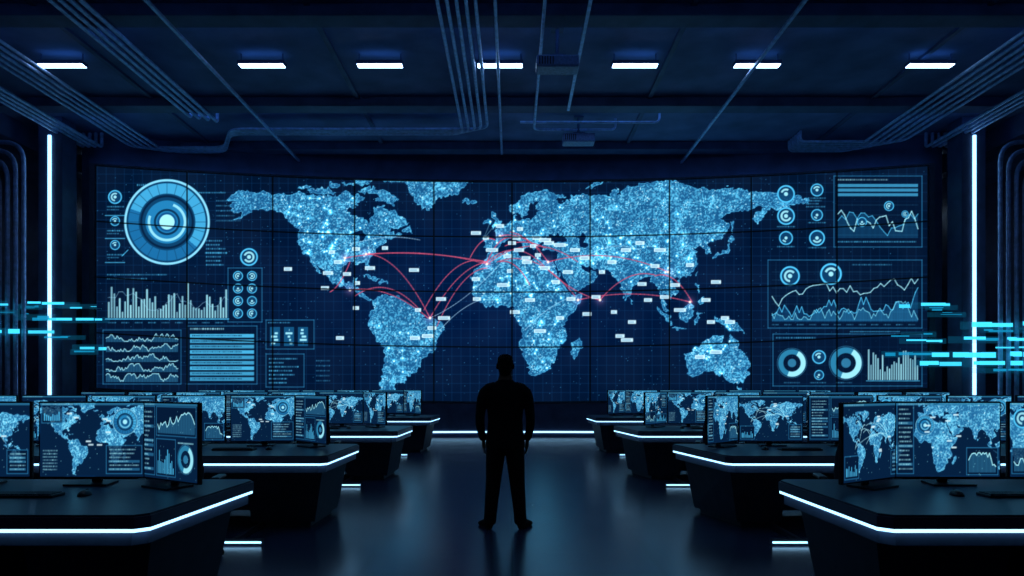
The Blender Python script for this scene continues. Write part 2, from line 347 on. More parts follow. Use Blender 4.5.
for i,p in enumerate(LH):
    q=min((q for q in LH if q!=p and random.random()<.6),key=lambda q:(q[0]-p[0])**2+(q[1]-p[1])**2)
    if math.hypot(q[0]-p[0],q[1]-p[1])<22: C.seg(p[0],p[1],q[0],q[1],.6,(.65,.95,1),.4)
    C.disc(p[0],p[1],.9,(.9,1,1),.9); C.glow(p[0],p[1],3.4,(.08,.30,.36),.7)
PK=(.88,.36,.46);PK2=(.46,.18,.34)
for p,q,l in [((345,258),(487,264),8),((366,254),(430,318),16),((350,290),(428,318),10),((355,296),(418,308),14),
  ((430,318),(487,262),12),((424,310),(490,264),20),((437,326),(487,268),14),((366,254),(487,262),4),((487,262),(540,262),12),((490,262),(578,262),16),
  ((510,232),(548,262),6),((500,236),(540,250),6),((548,262),(668,272),11),((540,262),(600,300),-6),((578,300),(690,302),7),
  ((600,300),(655,275),10),((497,262),(575,296),16),((470,258),(495,240),8),((505,246),(545,248),5),((655,276),(692,302),10),((350,262),(330,292),-5),((500,262),(530,285),8),((487,262),(512,238),8)]:
    C.arc(p,q,l,1.4,PK2,.30); C.arc(p,q,l,.6,PK,.80)
for p,q,l in [((430,318),(500,264),-6),((350,245),(420,240),5),((578,262),(640,250),9),((525,330),(575,296),5),((440,330),(480,300),4)]:
    C.arc(p,q,l,.6,(.7,.9,1),.6)
for (x,y) in [(345,258),(366,254),(430,318),(487,264),(548,262),(578,300),(668,272),(690,302),(600,300),(500,236),(350,290)]:
    C.glow(x,y,7,(.40,.22,.28),.6); C.disc(x,y,1.3,(1,.95,.9),.95)
for (x,y) in [(288,269),(414,270),(441,299),(356,308),(340,338),(332,252),(325,288),(444,318),(347,274),(357,283),(385,248),(476,233),(500,226),(512,243),(520,229),(533,246),(545,240),(527,262),(503,285),(510,271),(556,282),(526,258),(549,243),(585,258),(626,250),(602,272),(642,284),(587,314),(571,299),(614,312),(632,322),(655,266),(690,265),(716,282),(711,322),(725,318),(730,322),(560,318),(477,299),(640,243),(568,272),(596,297),(700,357),(716,352),(665,297),(476,279),(540,331),(415,338),(432,328),(620,336),(627,340),(519,250),(538,255),(492,250),(508,256),(356,249),(370,268),(338,262),(328,273),(418,310),(428,336),(545,268),(560,245),(575,250),(612,262),(648,300),(675,285),(680,310),(706,300),(537,238),(516,238),(530,300),(515,312),(660,250),(486,238)]:
    w=random.choice([6,8,9,10,12]); C.rect(x-w/2,y-1.8,x+w/2,y+1.8,(.80,.95,1.0),.95); C.rect(x-w/2+1,y-.5,x+w/2-2,y+.6,(.3,.5,.65),.6)
# left HUD
C.text(137,184,17,2,CY,.6); gauge(C,167,222,43); C.seg(122,256,128,250,.6,CY); 
for y in (197,221,245):
    small_ring(C,115,y,5 if y!=197 else 7); C.text(107,y+9,17,1.4,CY,.7); C.text(107,y+12,12,1.2,CY,.6)
C.text(196,192,30,1.4,CY,.6);C.text(205,252,22,1.8,CY,.7)
for i in range(5): C.text(216,200+i*5,random.uniform(12,26),1.4,CY,.45)
for y in (209,232,256): C.rect(105,y+6,125,y+7,CY,.6)
for i in range(7): C.text(206,240+i*4,random.uniform(12,20),1.6,CY,.65)
small_ring(C,249,257,9)
panel(C,228,268,262,322,.5)
for i in range(2):
    for j in range(4): small_ring(C,238+i*14,276+j*12.5,5)
C.text(107,274,60,1.4,CY,.6);C.text(107,278,40,1.4,CY,.5)
C.rect(105,318.5,229,319.5,CY,.8); bars(C,108,282,228,318,44,BR,.85)
for i in range(9): C.text(108+i*13.4,322,8,1.3,CY,.6)
wave(C,108,290,228,312,34,(.6,.85,.95),.5,.6)
panel(C,103,330,181,384)
for i in range(5): wave(C,106,333+i*10,178,342+i*10,60,BR,.6,.95,fillc=CY)
panel(C,187,326,257,384); C.text(190,328,34,1.8,BR,.8)
for i in range(9):
    y=334+i*5.4; C.rect(190,y,254,y+3.6,(.26,.66,.84),.85 if i%3 else 1); C.text(192,y+1,50,1.3,(.02,.1,.2),.8)
panel(C,266,320,314,349);C.text(268,322,22,1.3,CY,.6)
for i in range(3):
    C.rect(270+i*14,327,280+i*14,346,(.08,.36,.54),.8)
    for j in range(5): C.rect(271+i*14+random.uniform(0,5),329+j*3.3,275+i*14+random.uniform(0,4),331+j*3.3,BR,.9)
panel(C,266,354,304,387)
for i in range(7): C.text(269,358+i*4,random.uniform(14,30),1.5,CY,.7)
for i in range(5): C.text(316,360+i*5,14,1.4,CY,.4)
# right HUD
for (x,y,r) in [(786,194,9),(786,216,9),(786,238,7),(817,190,6.5),(817,238,8),(817,215,6)]:
    small_ring(C,x,y,r); C.text(x-9,y+r+1,18,1.3,CY,.6)
for i in range(3): C.text(806,200+i*3,random.uniform(12,20),1.4,CY,.6)
panel(C,834,176,922,247); C.text(838,179,50,1.5,BR,.6)
for i in range(3): C.rect(838,184+i*4.6,918,187+i*4.6,(.24,.62,.80),.8)
for i in range(4): C.seg(838,205+i*10,918,205+i*10,.4,CY,.3)
wave(C,838,206,918,238,22,CY,.7,.8,fillc=(.10,.45,.66)); wave(C,838,198,918,234,26,BR,.9); C.text(838,241,78,1.5,CY,.6)
small_ring(C,862,222,5);small_ring(C,889,206,5);small_ring(C,905,214,3.5)
panel(C,768,260,922,328,.55)
for i in range(7): C.seg(772,272+i*8,918,272+i*8,.4,CY,.25)
for i in range(14): C.seg(776+i*10.5,262,776+i*10.5,322,.4,CY,.18)
wave(C,772,285,918,322,60,CY,.7,.9,fillc=(.10,.45,.70),trend=.35); wave(C,772,268,918,312,44,BR,.8,.9,trend=.5); wave(C,772,300,918,321,70,(.5,.9,1),.6,.8,fillc=(.2,.6,.8))
small_ring(C,790,276,10); small_ring(C,831,274,11); C.text(852,264,40,1.4,CY,.5)
for i in range(12): C.text(772+i*12.4,324,7,1.3,CY,.5)
panel(C,773,334,922,386,.45); C.text(776,337,40,1.5,CY,.6)
donut(C,792,363,14);donut(C,846,363,16);small_ring(C,819,357,7);small_ring(C,819,375,5)
for i in range(3): C.text(784+i*26,382,16,1.3,CY,.5)
bars(C,868,342,919,380,22,BR,.85); C.rect(866,380.5,920,381.2,CY,.8)
for i in range(6): C.text(850,331,50,1.2,CY,.15)

def to_lin(a): 
    a=np.clip(a,0,1); return np.where(a<=.04045,a/12.92,((a+.055)/1.055)**2.4)
def sample(c,px,py):
    fx=np.clip((px-c.x0)*c.S-.5,0,c.W-1.001);fy=np.clip((py-c.y0)*c.S-.5,0,c.H-1.001)
    xi=fx.astype(int);yi=fy.astype(int);fx=(fx-xi)[...,None];fy=(fy-yi)[...,None];b=c.buf
    return (b[yi,xi]*(1-fx)+b[yi,xi+1]*fx)*(1-fy)+(b[yi+1,xi]*(1-fx)+b[yi+1,xi+1]*fx)*fy
def grid_mesh(name,P,colr,m):
    nv,nu=P.shape[:2]; N=nv*nu
    me=bpy.data.meshes.new(name); me.vertices.add(N)
    me.vertices.foreach_set('co',P.reshape(-1).astype(np.float32))
    idx=np.arange(N).reshape(nv,nu)
    q=np.stack([idx[1:,:-1],idx[1:,1:],idx[:-1,1:],idx[:-1,:-1]],-1).reshape(-1,4)
    nf=len(q); me.loops.add(nf*4); me.loops.foreach_set('vertex_index',q.reshape(-1).astype(np.int32))
    me.polygons.add(nf); me.polygons.foreach_set('loop_start',np.arange(0,nf*4,4,dtype=np.int32))
    me.update(calc_edges=True); me.validate()
    at=me.color_attributes.new('Col','FLOAT_COLOR','POINT')
    rgba=np.ones((N,4),np.float32); rgba[:,:3]=colr.reshape(-1,3)
    at.data.foreach_set('color',rgba.reshape(-1))
    me.materials.append(m); return me

# ------------------------------------------------------------ video wall
R=41.08; YC=20.0-R; A=math.asin(11.0/R)
ZT=7.28
def zb(X): return .99+.40*(X/11.0)**2
vw=empty('curved_video_wall',(0,19.3,0))
def addc(name,me):
    o=new_obj(name,me,vw); o.location=(0,-19.3,0); return o
nu,nv=1600,450
th=np.linspace(-A,A,nu); X1=R*np.sin(th); Y1=YC+R*np.cos(th)
Zb=zb(X1); v=np.linspace(0,1,nv)
P=np.zeros((nv,nu,3)); P[...,0]=X1; P[...,1]=Y1; P[...,2]=ZT-(ZT-Zb)[None,:]*v[:,None]
px=512+F*P[...,0]/P[...,1]; py=385-(P[...,2]-CAMZ)*F/P[...,1]
colr=sample(C,px,py)
uu=np.linspace(0,10,nu); dseam=np.abs(uu-np.round(uu))*2.2; vv=np.linspace(0,4,nv); dv=np.abs(vv-np.round(vv))*1.57
s=1-.80*np.clip(1-(np.minimum(dseam[None,:],dv[:,None])-.012)/.014,0,1)
colr=colr*s[...,None]
addc('display_surface',grid_mesh('display_surface',P,to_lin(colr),M_wallscreen))
def arc_solid(bm,r0,r1,z0f,z1f,a0,a1,n=48,mi=0):
    rows=[]
    for i in range(n+1):
        t=a0+(a1-a0)*i/n
        row=[]
        for r,zf in((r0,z0f),(r0,z1f),(r1,z1f),(r1,z0f)):
            X=r*math.sin(t); row.append(bm.verts.new((X,YC+r*math.cos(t),zf(X))))
        rows.append(row)
    for a,b in zip(rows[:-1],rows[1:]):
        for k in range(4): bm.faces.new((a[k],a[(k+1)%4],b[(k+1)%4],b[k])).material_index=mi
    bm.faces.new(rows[0]).material_index=mi; bm.faces.new(rows[-1][::-1]).material_index=mi
M_bez=mat('display_bezel',(.03,.05,.08),.4)
bm=bmesh.new(); e=.006
arc_solid(bm,R+.02,R+.3,lambda X:zb(X)-.05,lambda X:ZT+.05,-A-e*.6,A+e*.6)
addc('display_housing',bm_done(bm,'housing',[M_bez]))
bm=bmesh.new()
arc_solid(bm,R-.03,R+.02,lambda X:ZT,lambda X:ZT+.05,-A-e*.6,A+e*.6)
arc_solid(bm,R-.03,R+.02,lambda X:zb(X)-.05,lambda X:zb(X),-A-e*.6,A+e*.6)
arc_solid(bm,R-.03,R+.02,lambda X:zb(X),lambda X:ZT,-A-e*.6,-A-.0004,2)
arc_solid(bm,R-.03,R+.02,lambda X:zb(X),lambda X:ZT,A+.0004,A+e*.6,2)
addc('display_frame',bm_done(bm,'frame',[M_bez]))
bm=bmesh.new(); arc_solid(bm,R+.12,R+.16,lambda X:ZT+.05,lambda X:ZT+.08,-A,A)  # added emitter on the housing top, tints the ceiling blue
addc('added_top_fill',bm_done(bm,'top_fill',[M_up]))
bm=bmesh.new(); arc_solid(bm,R-.05,R+.3,lambda X:0,lambda X:zb(X)-.06,-A-e,A+e)
addc('plinth',bm_done(bm,'plinth',[M_col]))
bm=bmesh.new(); arc_solid(bm,R-.075,R-.05,lambda X:.12,lambda X:.165,-A,A)
addc('plinth_led_strip',bm_done(bm,'pled',[M_led]))
bm=bmesh.new(); arc_solid(bm,R+.32,R+.6,lambda X:0,lambda X:8.2,-A-.01,A+.01)
new_obj('wall_back',bm_done(bm,'wall_back',[M_wall]))

# ------------------------------------------------------------ room shell
CZ=8.2
box_obj('floor',-16,16,-5,27,-.2,0,M_floor)
box_obj('ceiling',-16,16,-5,27,CZ,CZ+.2,M_ceil)
box_obj('wall_left',-16.2,-16,-5,27,0,CZ,M_wall)
box_obj('wall_right',16,16.2,-5,27,0,CZ,M_wall)
box_obj('wall_rear',-16,16,-5.2,-5,0,CZ,M_wall)
box_obj('wall_far',-16,16,27,27.2,0,CZ,M_wall)
for yb in (5.5,9.3,12.3,16.3,19.3):
    b_=box_obj('ceiling_beam',-12.5,12.5,yb,yb+.45,CZ-.22,CZ,M_beam,.02)
    if yb<19:   # added unseen emitter behind each beam, washes the ceiling blue
        bm=bmesh.new(); bm_box(bm,-12.0,12.0,.226,.245,-.05,.05,0)
        new_obj('added_beam_fill',bm_done(bm,'beam_fill',[M_fill]),b_)
for xb in (-12.9,12.9):
    box_obj('ceiling_beam',xb-.35,xb+.35,-4.9,26.9,CZ-.55,CZ-.001,M_beam,.02)
for xb in (-8.4,-3.6,3.2,8.4):
    box_obj('ceiling_batten',xb-.05,xb+.05,2,20.2,CZ-.06,CZ,M_beam)
# luminaires
def luminaire(x,y,L=.90,up=True):
    bm=bmesh.new()
    bm_box(bm,-L/2-.02,L/2+.02,-.11,.11,0,.07,0,.01)
    bm_box(bm,-L/2,L/2,-.085,.085,-.012,.004,1)
    bm_box(bm,-L/2+.03,L/2-.03,-.07,.07,.069,.075,2)  # glowing top face added to light the ceiling above
    o=new_obj('ceiling_luminaire',bm_done(bm,'lum',[M_beam,M_lum,M_up]),None,(x,y,CZ-.24))
    bm=bmesh.new()
    for sx in(-L*.47,L*.47): bm_cyl(bm,(sx,0,.06),(sx,0,.24),.012,seg=8)
    new_obj('hanger_rods',bm_done(bm,'rods',[M_beam]),o)
for xp in (62,262,380,500,635,757,930):
    luminaire((xp-512)*14.2/F,14.2)
for x in (-9,-4.5,0,4.5,9):  # extra rows added out of view to raise the room light
    luminaire(x,7.5,1.4); luminaire(x,3.0,1.4)
for x in (-13.4,13.4,-12.3,12.3):
    for y in (22.5,25.5): 
        bm=bmesh.new(); bm_box(bm,-.28,.28,-.06,.06,0,.08,1,0); bm_box(bm,-.32,.32,-.08,.08,.06,.12,0)
        bm_cyl(bm,(0,0,.1),(0,0,CZ-6.9),.01,seg=6)
        new_obj('ceiling_luminaire',bm_done(bm,'slum',[M_beam,M_lum]),None,(x,y,6.9))

# ------------------------------------------------------------ conduits
def fillet(pts,r=.35,n=6):
    out=[Vector(pts[0])]
    for i in range(1,len(pts)-1):
        p=Vector(pts[i]);a=(Vector(pts[i-1])-p);b=(Vector(pts[i+1])-p)
        rr=min(r,a.length*.45,b.length*.45);a=a.normalized()*rr;b=b.normalized()*rr
        for k in range(n+1):
            t=k/n; out.append((p+a)*(1-t)**2+p*2*t*(1-t)+(p+b)*t*t)
    out.append(Vector(pts[-1])); return out
def conduit(name,paths,rad=.035,fr=.35,m=None):
    cu=bpy.data.curves.new(name,'CURVE'); cu.dimensions='3D'; cu.bevel_depth=rad; cu.bevel_resolution=3; cu.use_fill_caps=True
    for pts in paths:
        f=fillet(pts,fr); s=cu.splines.new('POLY'); s.points.add(len(f)-1)
        for i,p in enumerate(f): s.points[i].co=(*p,1)
    cu.materials.append(m or M_pipe)
    o=bpy.data.objects.new(name,cu); COL.objects.link(o); return o
zc=CZ-.30
paths=[]
for k in range(5):
    o=k*.16
    paths.append([(-9.55-o*1.1,2,zc),(-9.55-o*1.1,19.3-.0-o*.6,zc),(-7.9+o*.2,19.3-o*.6,zc),(-7.2+o*.2,17.9-o*.55,zc),(-1.25+o*1.0,17.9-o*.55,zc),(-1.25+o*1.0,2,zc)])
conduit('ceiling_conduit_bundle',paths,.034)
conduit('ceiling_conduit_bundle',[[(-7.75+k*.17,2,zc+.04),(-7.75+k*.17,16.9+k*.1,zc+.04),(-7.75+k*.17,16.9+k*.1,CZ-.02)] for k in range(4)],.042,.1)
conduit('ceiling_conduit_bundle',[[(-10.9-k*.16,2,zc-.1),(-10.9-k*.16,18.6,zc-.1),(-10.9-k*.16,18.6,CZ-.02)] for k in range(4)],.042,.1)
conduit('ceiling_conduit_bundle',[[(9.3+k*.2,2,zc),(9.3+k*.2,19.2-k*.15,zc),(7.6,19.2-k*.15,zc),(7.6,19.2-k*.15,CZ-.02)] for k in range(6)],.036)
conduit('ceiling_conduit_bundle',[[(11.0+k*.17,2,zc-.1),(11.0+k*.17,18.6,zc-.1),(11.0+k*.17,18.6,CZ-.02)] for k in range(4)],.042,.1)
conduit('ceiling_conduit_bundle',[[(-.28,2,zc-.05),(-.28,19.4,zc-.05),(-.28,19.4,CZ-.02)],[(.55,2,zc),(.55,17.6,zc),(2.6,17.6,zc),(2.6,17.6,CZ-.02)],[(.2,17.1,zc),(3.6,17.1,zc),(3.6,17.1,CZ-.02)]],.032,.2)
for x in (-6.05,4.85,1.3):
    box_obj('ceiling_track_rail',x-.03,x+.03,2,20.15 if abs(x)>2 else 16.2,zc-.08,zc-.03,M_pipe)
def projector(x,y,z,w):
    e=empty('ceiling_projector',(x,y,z))
    bm=bmesh.new(); bm_box(bm,-w/2,w/2,-.2,.2,-.11,.11,0,.03)
    for i in range(6): bm_box(bm,-w/2+.05+i*.05,-w/2+.07+i*.05,-.21,-.19,-.07,.07,1)
    bm_cyl(bm,(w*.2,.19,0),(w*.2,.27,0),.09,.08,20,1)
    new_obj('body',bm_done(bm,'pb',[M_proj,M_black]),e)
    bm=bmesh.new(); bm_cyl(bm,(0,0,.10),(0,0,CZ-z),.035,seg=12); bm_box(bm,-.15,.15,-.15,.15,.11,.14,0); bm_box(bm,-.12,.12,-.12,.12,CZ-z-.03,CZ-z,0)
    new_obj('mount',bm_done(bm,'pm',[M_beam]),e)
projector((558-512)*13/F,13.2,CAMZ+(385-60)*13/F,.80)
projector((580-512)*17.2/F,17.6,CAMZ+(385-134)*17.2/F,.80)

# ------------------------------------------------------------ columns with led + wall pipes
for sx in (-1,1):
    x=sx*11.55
    e=empty('led_column',(x,17.8,0))
    bm=bmesh.new(); bm_box(bm,-.30,.30,-.3,.3,0,CZ-.001,0,.02); bm_box(bm,-.34,.34,-.34,.34,0,.25,0,.01)
    new_obj('shaft',bm_done(bm,'shaft',[M_col]),e)
    bm=bmesh.new(); bm_box(bm,-.035,.035,-.335,-.30,.4,7.72,0,0)
    new_obj('led_strip',bm_done(bm,'cl',[M_ledw]),e)
    paths=[]
    for k in range(4):
        d=k*.2
        paths.append([(sx*15.9,17.2,7.45-d),(sx*(12.0+d),17.2,7.45-d),(sx*(12.0+d),17.2,.0)])
    conduit('wall_pipe_bundle',paths,.055,.5)
    for yb in (20.5,23.5):
        o=box_obj('column',sx*13.2-.3,sx*13.2+.3,yb,yb+.6,0,CZ-.001,M_col,.02)
    for yb in (6.0,12.0):
        box_obj('column',sx*12.9-.3,sx*12.9+.3,yb,yb+.6,0,CZ-.56,M_col,.02)

# hologram streaks: layered thin light sheets
def holo(name,items,Y):
    bm=bmesh.new(); cx=np.mean([(i[0]+i[2])/2 for i in items]); X0=(cx-512)*Y/F
    for (a,b,c,d,mi) in items:
        y=random.choice([-.3,-.15,0,.15,.3])
        bm_box(bm,(a-512)*Y/F-X0,(c-512)*Y/F-X0,y,y+.006,CAMZ+(385-d)*Y/F,CAMZ+(385-b)*Y/F,mi)
    return new_obj(name,bm_done(bm,name,[M_holo,M_holo2,M_holo3]),None,(X0,Y,0))
def items(lst):
    out=[]
    for (a,b,c,d,mi) in lst:
        x=a; out.append((a-4,b-1.5,c+4,d+1.5,2))
        while x<c:
            w=random.uniform(8,26); out.append((x,b+random.choice([0,.5]),min(c,x+w),d-random.choice([0,.6,1.0]),mi if random.random()<.92 else 1)); x+=w+random.choice([0,0,.6,1.2])
    return out
holo('hologram_data_streaks',items([(-60,303,8,306.5,0),(12,304,30,307,1),(36,303,72,306,0),(70,307,100,308.5,0),(28,317,60,320,1),(52,318,102,321,0),(-60,312,20,313.5,1),(-60,329,46,333.5,0),(40,336,74,337.5,1),(76,346,99,349.5,0),(78,351,98,353.5,1)]),16.9)
holo('hologram_data_streaks',items([(906,303,950,306.5,0),(922,308,946,310,1),(935,313,966,315,1),(972,322,1080,327,0),(984,329,1080,331.5,1),(960,337,1080,341,0),(898,334,925,336.5,1),(910,339,950,341.5,0),(932,352,1080,357.5,0),(892,352,940,355.5,1),(920,361,1080,365.5,0),(985,369,1080,371.5,1),(1000,346,1080,348,0)]),16.9)

# ------------------------------------------------------------ monitor content variants
def mon_canvas(k):
    c=Canvas(0,0,100,66,2.2,(.02,.12,.24))
    lo=(.03,.28,.50);hi=(.46,.86,1.0)
    if k==0:
        draw_map(c,46,38,.30,.38,lo,hi,.5)
        for i in range(10): c.arc((random.uniform(15,80),random.uniform(15,40)),(random.uniform(15,80),random.uniform(15,40)),4,.6,(.7,.95,1),.6)
        panel(c,2,44,24,63);bars(c,4,47,22,61,9);panel(c,78,42,98,63);table(c,80,44,96,61,5)
    elif k==1:
        draw_map(c,62,38,.42,.48,lo,hi,.6)
        gauge(c,82,17,12);panel(c,64,38,98,63);table(c,66,40,96,61,6);panel(c,2,2,22,18);bars(c,4,5,20,16,8)
        for i in range(7): c.text(3,42+i*2.8,14,1.2,BR,.7)
    elif k==2:
        panel(c,2,3,32,63);table(c,4,6,30,60,13,fillp=.4);panel(c,35,3,98,28);wave(c,37,6,96,26,24,BR,.9,1,fillc=CY)
        panel(c,35,31,66,63);bars(c,37,36,64,61,12);donut(c,82,47,12)
        for i in range(3): c.text(70,33+i*0,24,1,BR,.6)
    elif k==3:
        draw_map(c,28,38,.62,.66,lo,hi,.7)
        panel(c,1,2,17,63);table(c,2,4,16,61,14,fillp=.3);gauge(c,28,20,9);panel(c,68,40,98,64);wave(c,70,43,96,62,18,BR,.8,1,fillc=CY)
    else:
        draw_map(c,-4,32,.50,.64,lo,hi,.7)
        panel(c,2,40,46,63);wave(c,4,42,44,61,20,BR,.8,1,fillc=CY);small_ring(c,12,14,9);small_ring(c,32,14,7);panel(c,74,3,98,32);table(c,76,5,96,30,8)
        panel(c,50,46,98,63);bars(c,52,48,96,61,20)
    if k!=2:
        for i in range(8):
            x,y=random.uniform(25,75),random.uniform(8,42); c.rect(x,y,x+5,y+1.5,(.85,.97,1),.85)
    for i in range(60):
        x,y=random.uniform(2,98),random.uniform(4,64); c.rect(x,y,x+.7,y+.7,(.6,.95,1),.6)
    c.rect(0,0,100,2.2,(.18,.5,.66),.7); c.text(2,.7,30,1,BR,.7)
    return c
SG=.045
def monitor_mesh(k,w,h):
    c=mon_canvas(k)
    nu,nv=200,132
    bm=bmesh.new()
    bm_box(bm,-w/2,w/2,-.004,.026,SG,SG+h,1,.006)
    bm_box(bm,-w*.28,w*.28,.02,.055,SG+h*.2,SG+h*.8,1,.012)
    bm_box(bm,-.035,.035,.05,.075,.012,SG+h*.5,1,.006)
    bm_prism(bm,[(-.15,-.09),(.15,-.09),(.11,.13),(-.11,.13)],.0,.014,1)
    bmesh.ops.recalc_face_normals(bm,faces=bm.faces)
    b=.012; base=len(bm.verts); vs=[]
    for j in range(nv):
        z=SG+h-b-(h-2*b)*j/(nv-1)
        for i in range(nu): vs.append(bm.verts.new((-w/2+b+(w-2*b)*i/(nu-1),-.0062,z)))
    for j in range(nv-1):
        for i in range(nu-1):
            f=bm.faces.new((vs[(j+1)*nu+i],vs[(j+1)*nu+i+1],vs[j*nu+i+1],vs[j*nu+i])); f.material_index=0
    me=bpy.data.meshes.new('computer_monitor'); bm.to_mesh(me); bm.free()
    me.materials.append(M_monscreen); me.materials.append(M_black)
    N=len(me.vertices); rgba=np.zeros((N,4),np.float32); rgba[:,3]=1
    px,py=np.meshgrid(np.linspace(.3,99.7,nu),np.linspace(.3,65.7,nv))
    rgba[base:,:3]=to_lin(sample(c,px,py)*.95).reshape(-1,3)
    at=me.color_attributes.new('Col','FLOAT_COLOR','POINT'); at.data.foreach_set('color',rgba.reshape(-1))
    return me
MON=[monitor_mesh(k,.75,.54) for k in range(5)]
# ------------------------------------------------------------ keyboard, mouse, chair meshes
def keyboard_mesh():
    bm=bmesh.new(); bm_box(bm,-.22,.22,-.07,.07,0,.018,0,.005)
    for r in range(5):
        for c in range(15): bm_box(bm,-.21+c*.028,-.186+c*.028,-.058+r*.023,-.039+r*.023,.016,.024,1)
    return bm_done(bm,'keyboard',[M_black,M_key])
KB=keyboard_mesh()
def mouse_mesh():
    bm=bmesh.new(); r=bmesh.ops.create_uvsphere(bm,u_segments=20,v_segments=12,radius=1)
    for v in r['verts']: v.co=Vector((v.co.x*.034*(1-.12*v.co.y),v.co.y*.058,max(0,v.co.z)*.036))
    bm_box(bm,-.003,.003,.015,.035,.030,.038,1,0)
    return bm_done(bm,'mouse',[M_black,M_key],True)
MS=mouse_mesh()
def chair(x,y,rot):
    e=empty('office_chair',(x,y,0)); e.rotation_euler=(0,0,rot)
    bm=bmesh.new()
    for k in range(5):
        a=math.radians(90+72*k); c,s=math.cos(a),math.sin(a)
        bm_cyl(bm,(0,0,.10),(c*.30,s*.30,.075),.028,.018,10)
        bm_cyl(bm,(c*.30-s*.022,s*.30+c*.022,.03),(c*.30+s*.022,s*.30-c*.022,.03),.03,seg=14)
        bm_cyl(bm,(c*.30,s*.30,.03),(c*.30,s*.30,.085),.01,seg=8)
    bm_cyl(bm,(0,0,.07),(0,0,.25),.035); bm_cyl(bm,(0,0,.2),(0,0,.43),.022); bm_box(bm,-.12,.12,-.1,.1,.40,.44,0,.01)
    new_obj('star_base',bm_done(bm,'sb',[M_black]),e)
    bm=bmesh.new(); bm_box(bm,-.25,.25,-.24,.26,.43,.52,0,.035); new_obj('seat',bm_done(bm,'seat',[M_chair],True),e)
    bm=bmesh.new(); nx,nz=12,14; rows=[]
    for side in (0,1):
        for j in range(nz+1):
            t=j/nz; hw=.235*(1-.25*abs(2*t-1)**3)*(1-.12*t); z=.58+.50*t
            for i in range(nx+1):
                u=2*i/nx-1; yb=-.27-.07*t**1.5+.07*u*u-(.05 if side else 0)*(1-.6*max(abs(u),abs(2*t-1))**4)+.03*math.sin(t*3.1)
                rows.append(bm.verts.new((u*hw,yb,z)))
    n=(nx+1)*(nz+1); ix=lambda s,j,i:rows[s*n+j*(nx+1)+i]
    for j in range(nz):
        for i in range(nx):
            bm.faces.new((ix(0,j,i),ix(0,j,i+1),ix(0,j+1,i+1),ix(0,j+1,i)));bm.faces.new((ix(1,j,i),ix(1,j+1,i),ix(1,j+1,i+1),ix(1,j,i+1)))
    for j in range(nz):
        for i in (0,nx): bm.faces.new((ix(0,j,i),ix(0,j+1,i),ix(1,j+1,i),ix(1,j,i)))
    for i in range(nx):
        for j in (0,nz): bm.faces.new((ix(0,j,i),ix(1,j,i),ix(1,j,i+1),ix(0,j,i+1)))
    new_obj('backrest',bm_done(bm,'br',[M_chair],True),e)
    bm=bmesh.new()
    bm_cyl(bm,(0,-.1,.42),(0,-.33,.44),.02); bm_cyl(bm,(0,-.33,.44),(0,-.34,.72),.02)
    for s in(-1,1):
        bm_cyl(bm,(s*.2,0,.43),(s*.29,0,.45),.015);bm_cyl(bm,(s*.29,0,.44),(s*.29,0,.68),.016); bm_box(bm,s*.29-.035,s*.29+.035,-.13,.13,.675,.705,0,.01)
    new_obj('arms_and_spine',bm_done(bm,'as',[M_black]),e)

# ------------------------------------------------------------ desks
TOP=.78
def desk(sx,Y0,xa,xb,xend,D=1.45):
    e=empty('control_desk',(sx*xa,Y0,0)); ox,oy=sx*xa,Y0
    def pr(pts): 
        q=[(sx*p[0]-ox,p[1]-oy) for p in pts]
        return q if sx>0 else q[::-1]
    def outline(ins): return pr([(xend,Y0+ins),(xend,Y0+D-ins),(xb+ins+.05,Y0+D-ins),(xb+ins,Y0+D-.06-ins),(xa+ins,Y0+.06+ins),(xa+.06+ins,Y0+ins)])
    bm=bmesh.new(); bm_prism(bm,outline(0),TOP-.075,TOP-.012,1); bm_prism(bm,outline(.012),TOP-.012,TOP,0)
    bm_prism(bm,outline(.03),TOP-.17,TOP-.095,1)
    new_obj('desktop',bm_done(bm,'desktop',[M_desk,M_edge]),e)
    bm=bmesh.new(); bm_prism(bm,outline(.006),TOP-.095,TOP-.075,0)
    new_obj('led_edge_strip',bm_done(bm,'ledge',[M_led]),e)
    bm=bmesh.new()
    t=pr([(xb+.95,Y0+.3),(xb+.95,Y0+D-.15),(xb+.12,Y0+D-.15),(xa+.12,Y0+.3)])
    b=pr([(xb+.90,Y0+.38),(xb+.90,Y0+D-.2),(xb+.22,Y0+D-.2),(xa+.22,Y0+.38)])
    bm_prism(bm,t,.06,TOP-.17,0,b)
    b2=pr([(xb+.86,Y0+.44),(xb+.86,Y0+D-.25),(xb+.28,Y0+D-.25),(xa+.28,Y0+.44)]); bm_prism(bm,b2,0,.06,0)
    x=xb+.95
    while x<xend-1: 
        xx=x+1.9; bm_prism(bm,pr([(xx,Y0+.3),(xx,Y0+D-.15),(xx-.08,Y0+D-.15),(xx-.08,Y0+.3)]),0,TOP-.17,0); x+=1.9
    bm_prism(bm,pr([(xend-.05,Y0+D-.3),(xend-.05,Y0+D-.26),(xb+.9,Y0+D-.26),(xb+.9,Y0+D-.3)]),.04,TOP-.17,0)
    new_obj('pedestal',bm_done(bm,'ped',[M_ped]),e)
    if Y0>5:
        bm=bmesh.new(); a0,a1=sx*(xb+.50)-ox,sx*(xb+1.1)-ox
        bm_box(bm,min(a0,a1),max(a0,a1),-.45,-.38,0,.05,1); bm_box(bm,min(a0,a1),max(a0,a1),-.46,-.45,.022,.038,0)
        bm_box(bm,(a0+a1)/2-.02,(a0+a1)/2+.02,-.4,.5,0,.04,1)
        new_obj('foot_rail',bm_done(bm,'fr',[M_led,M_ped]),e)
rows=[3.76,6.9,10.6,15.0]
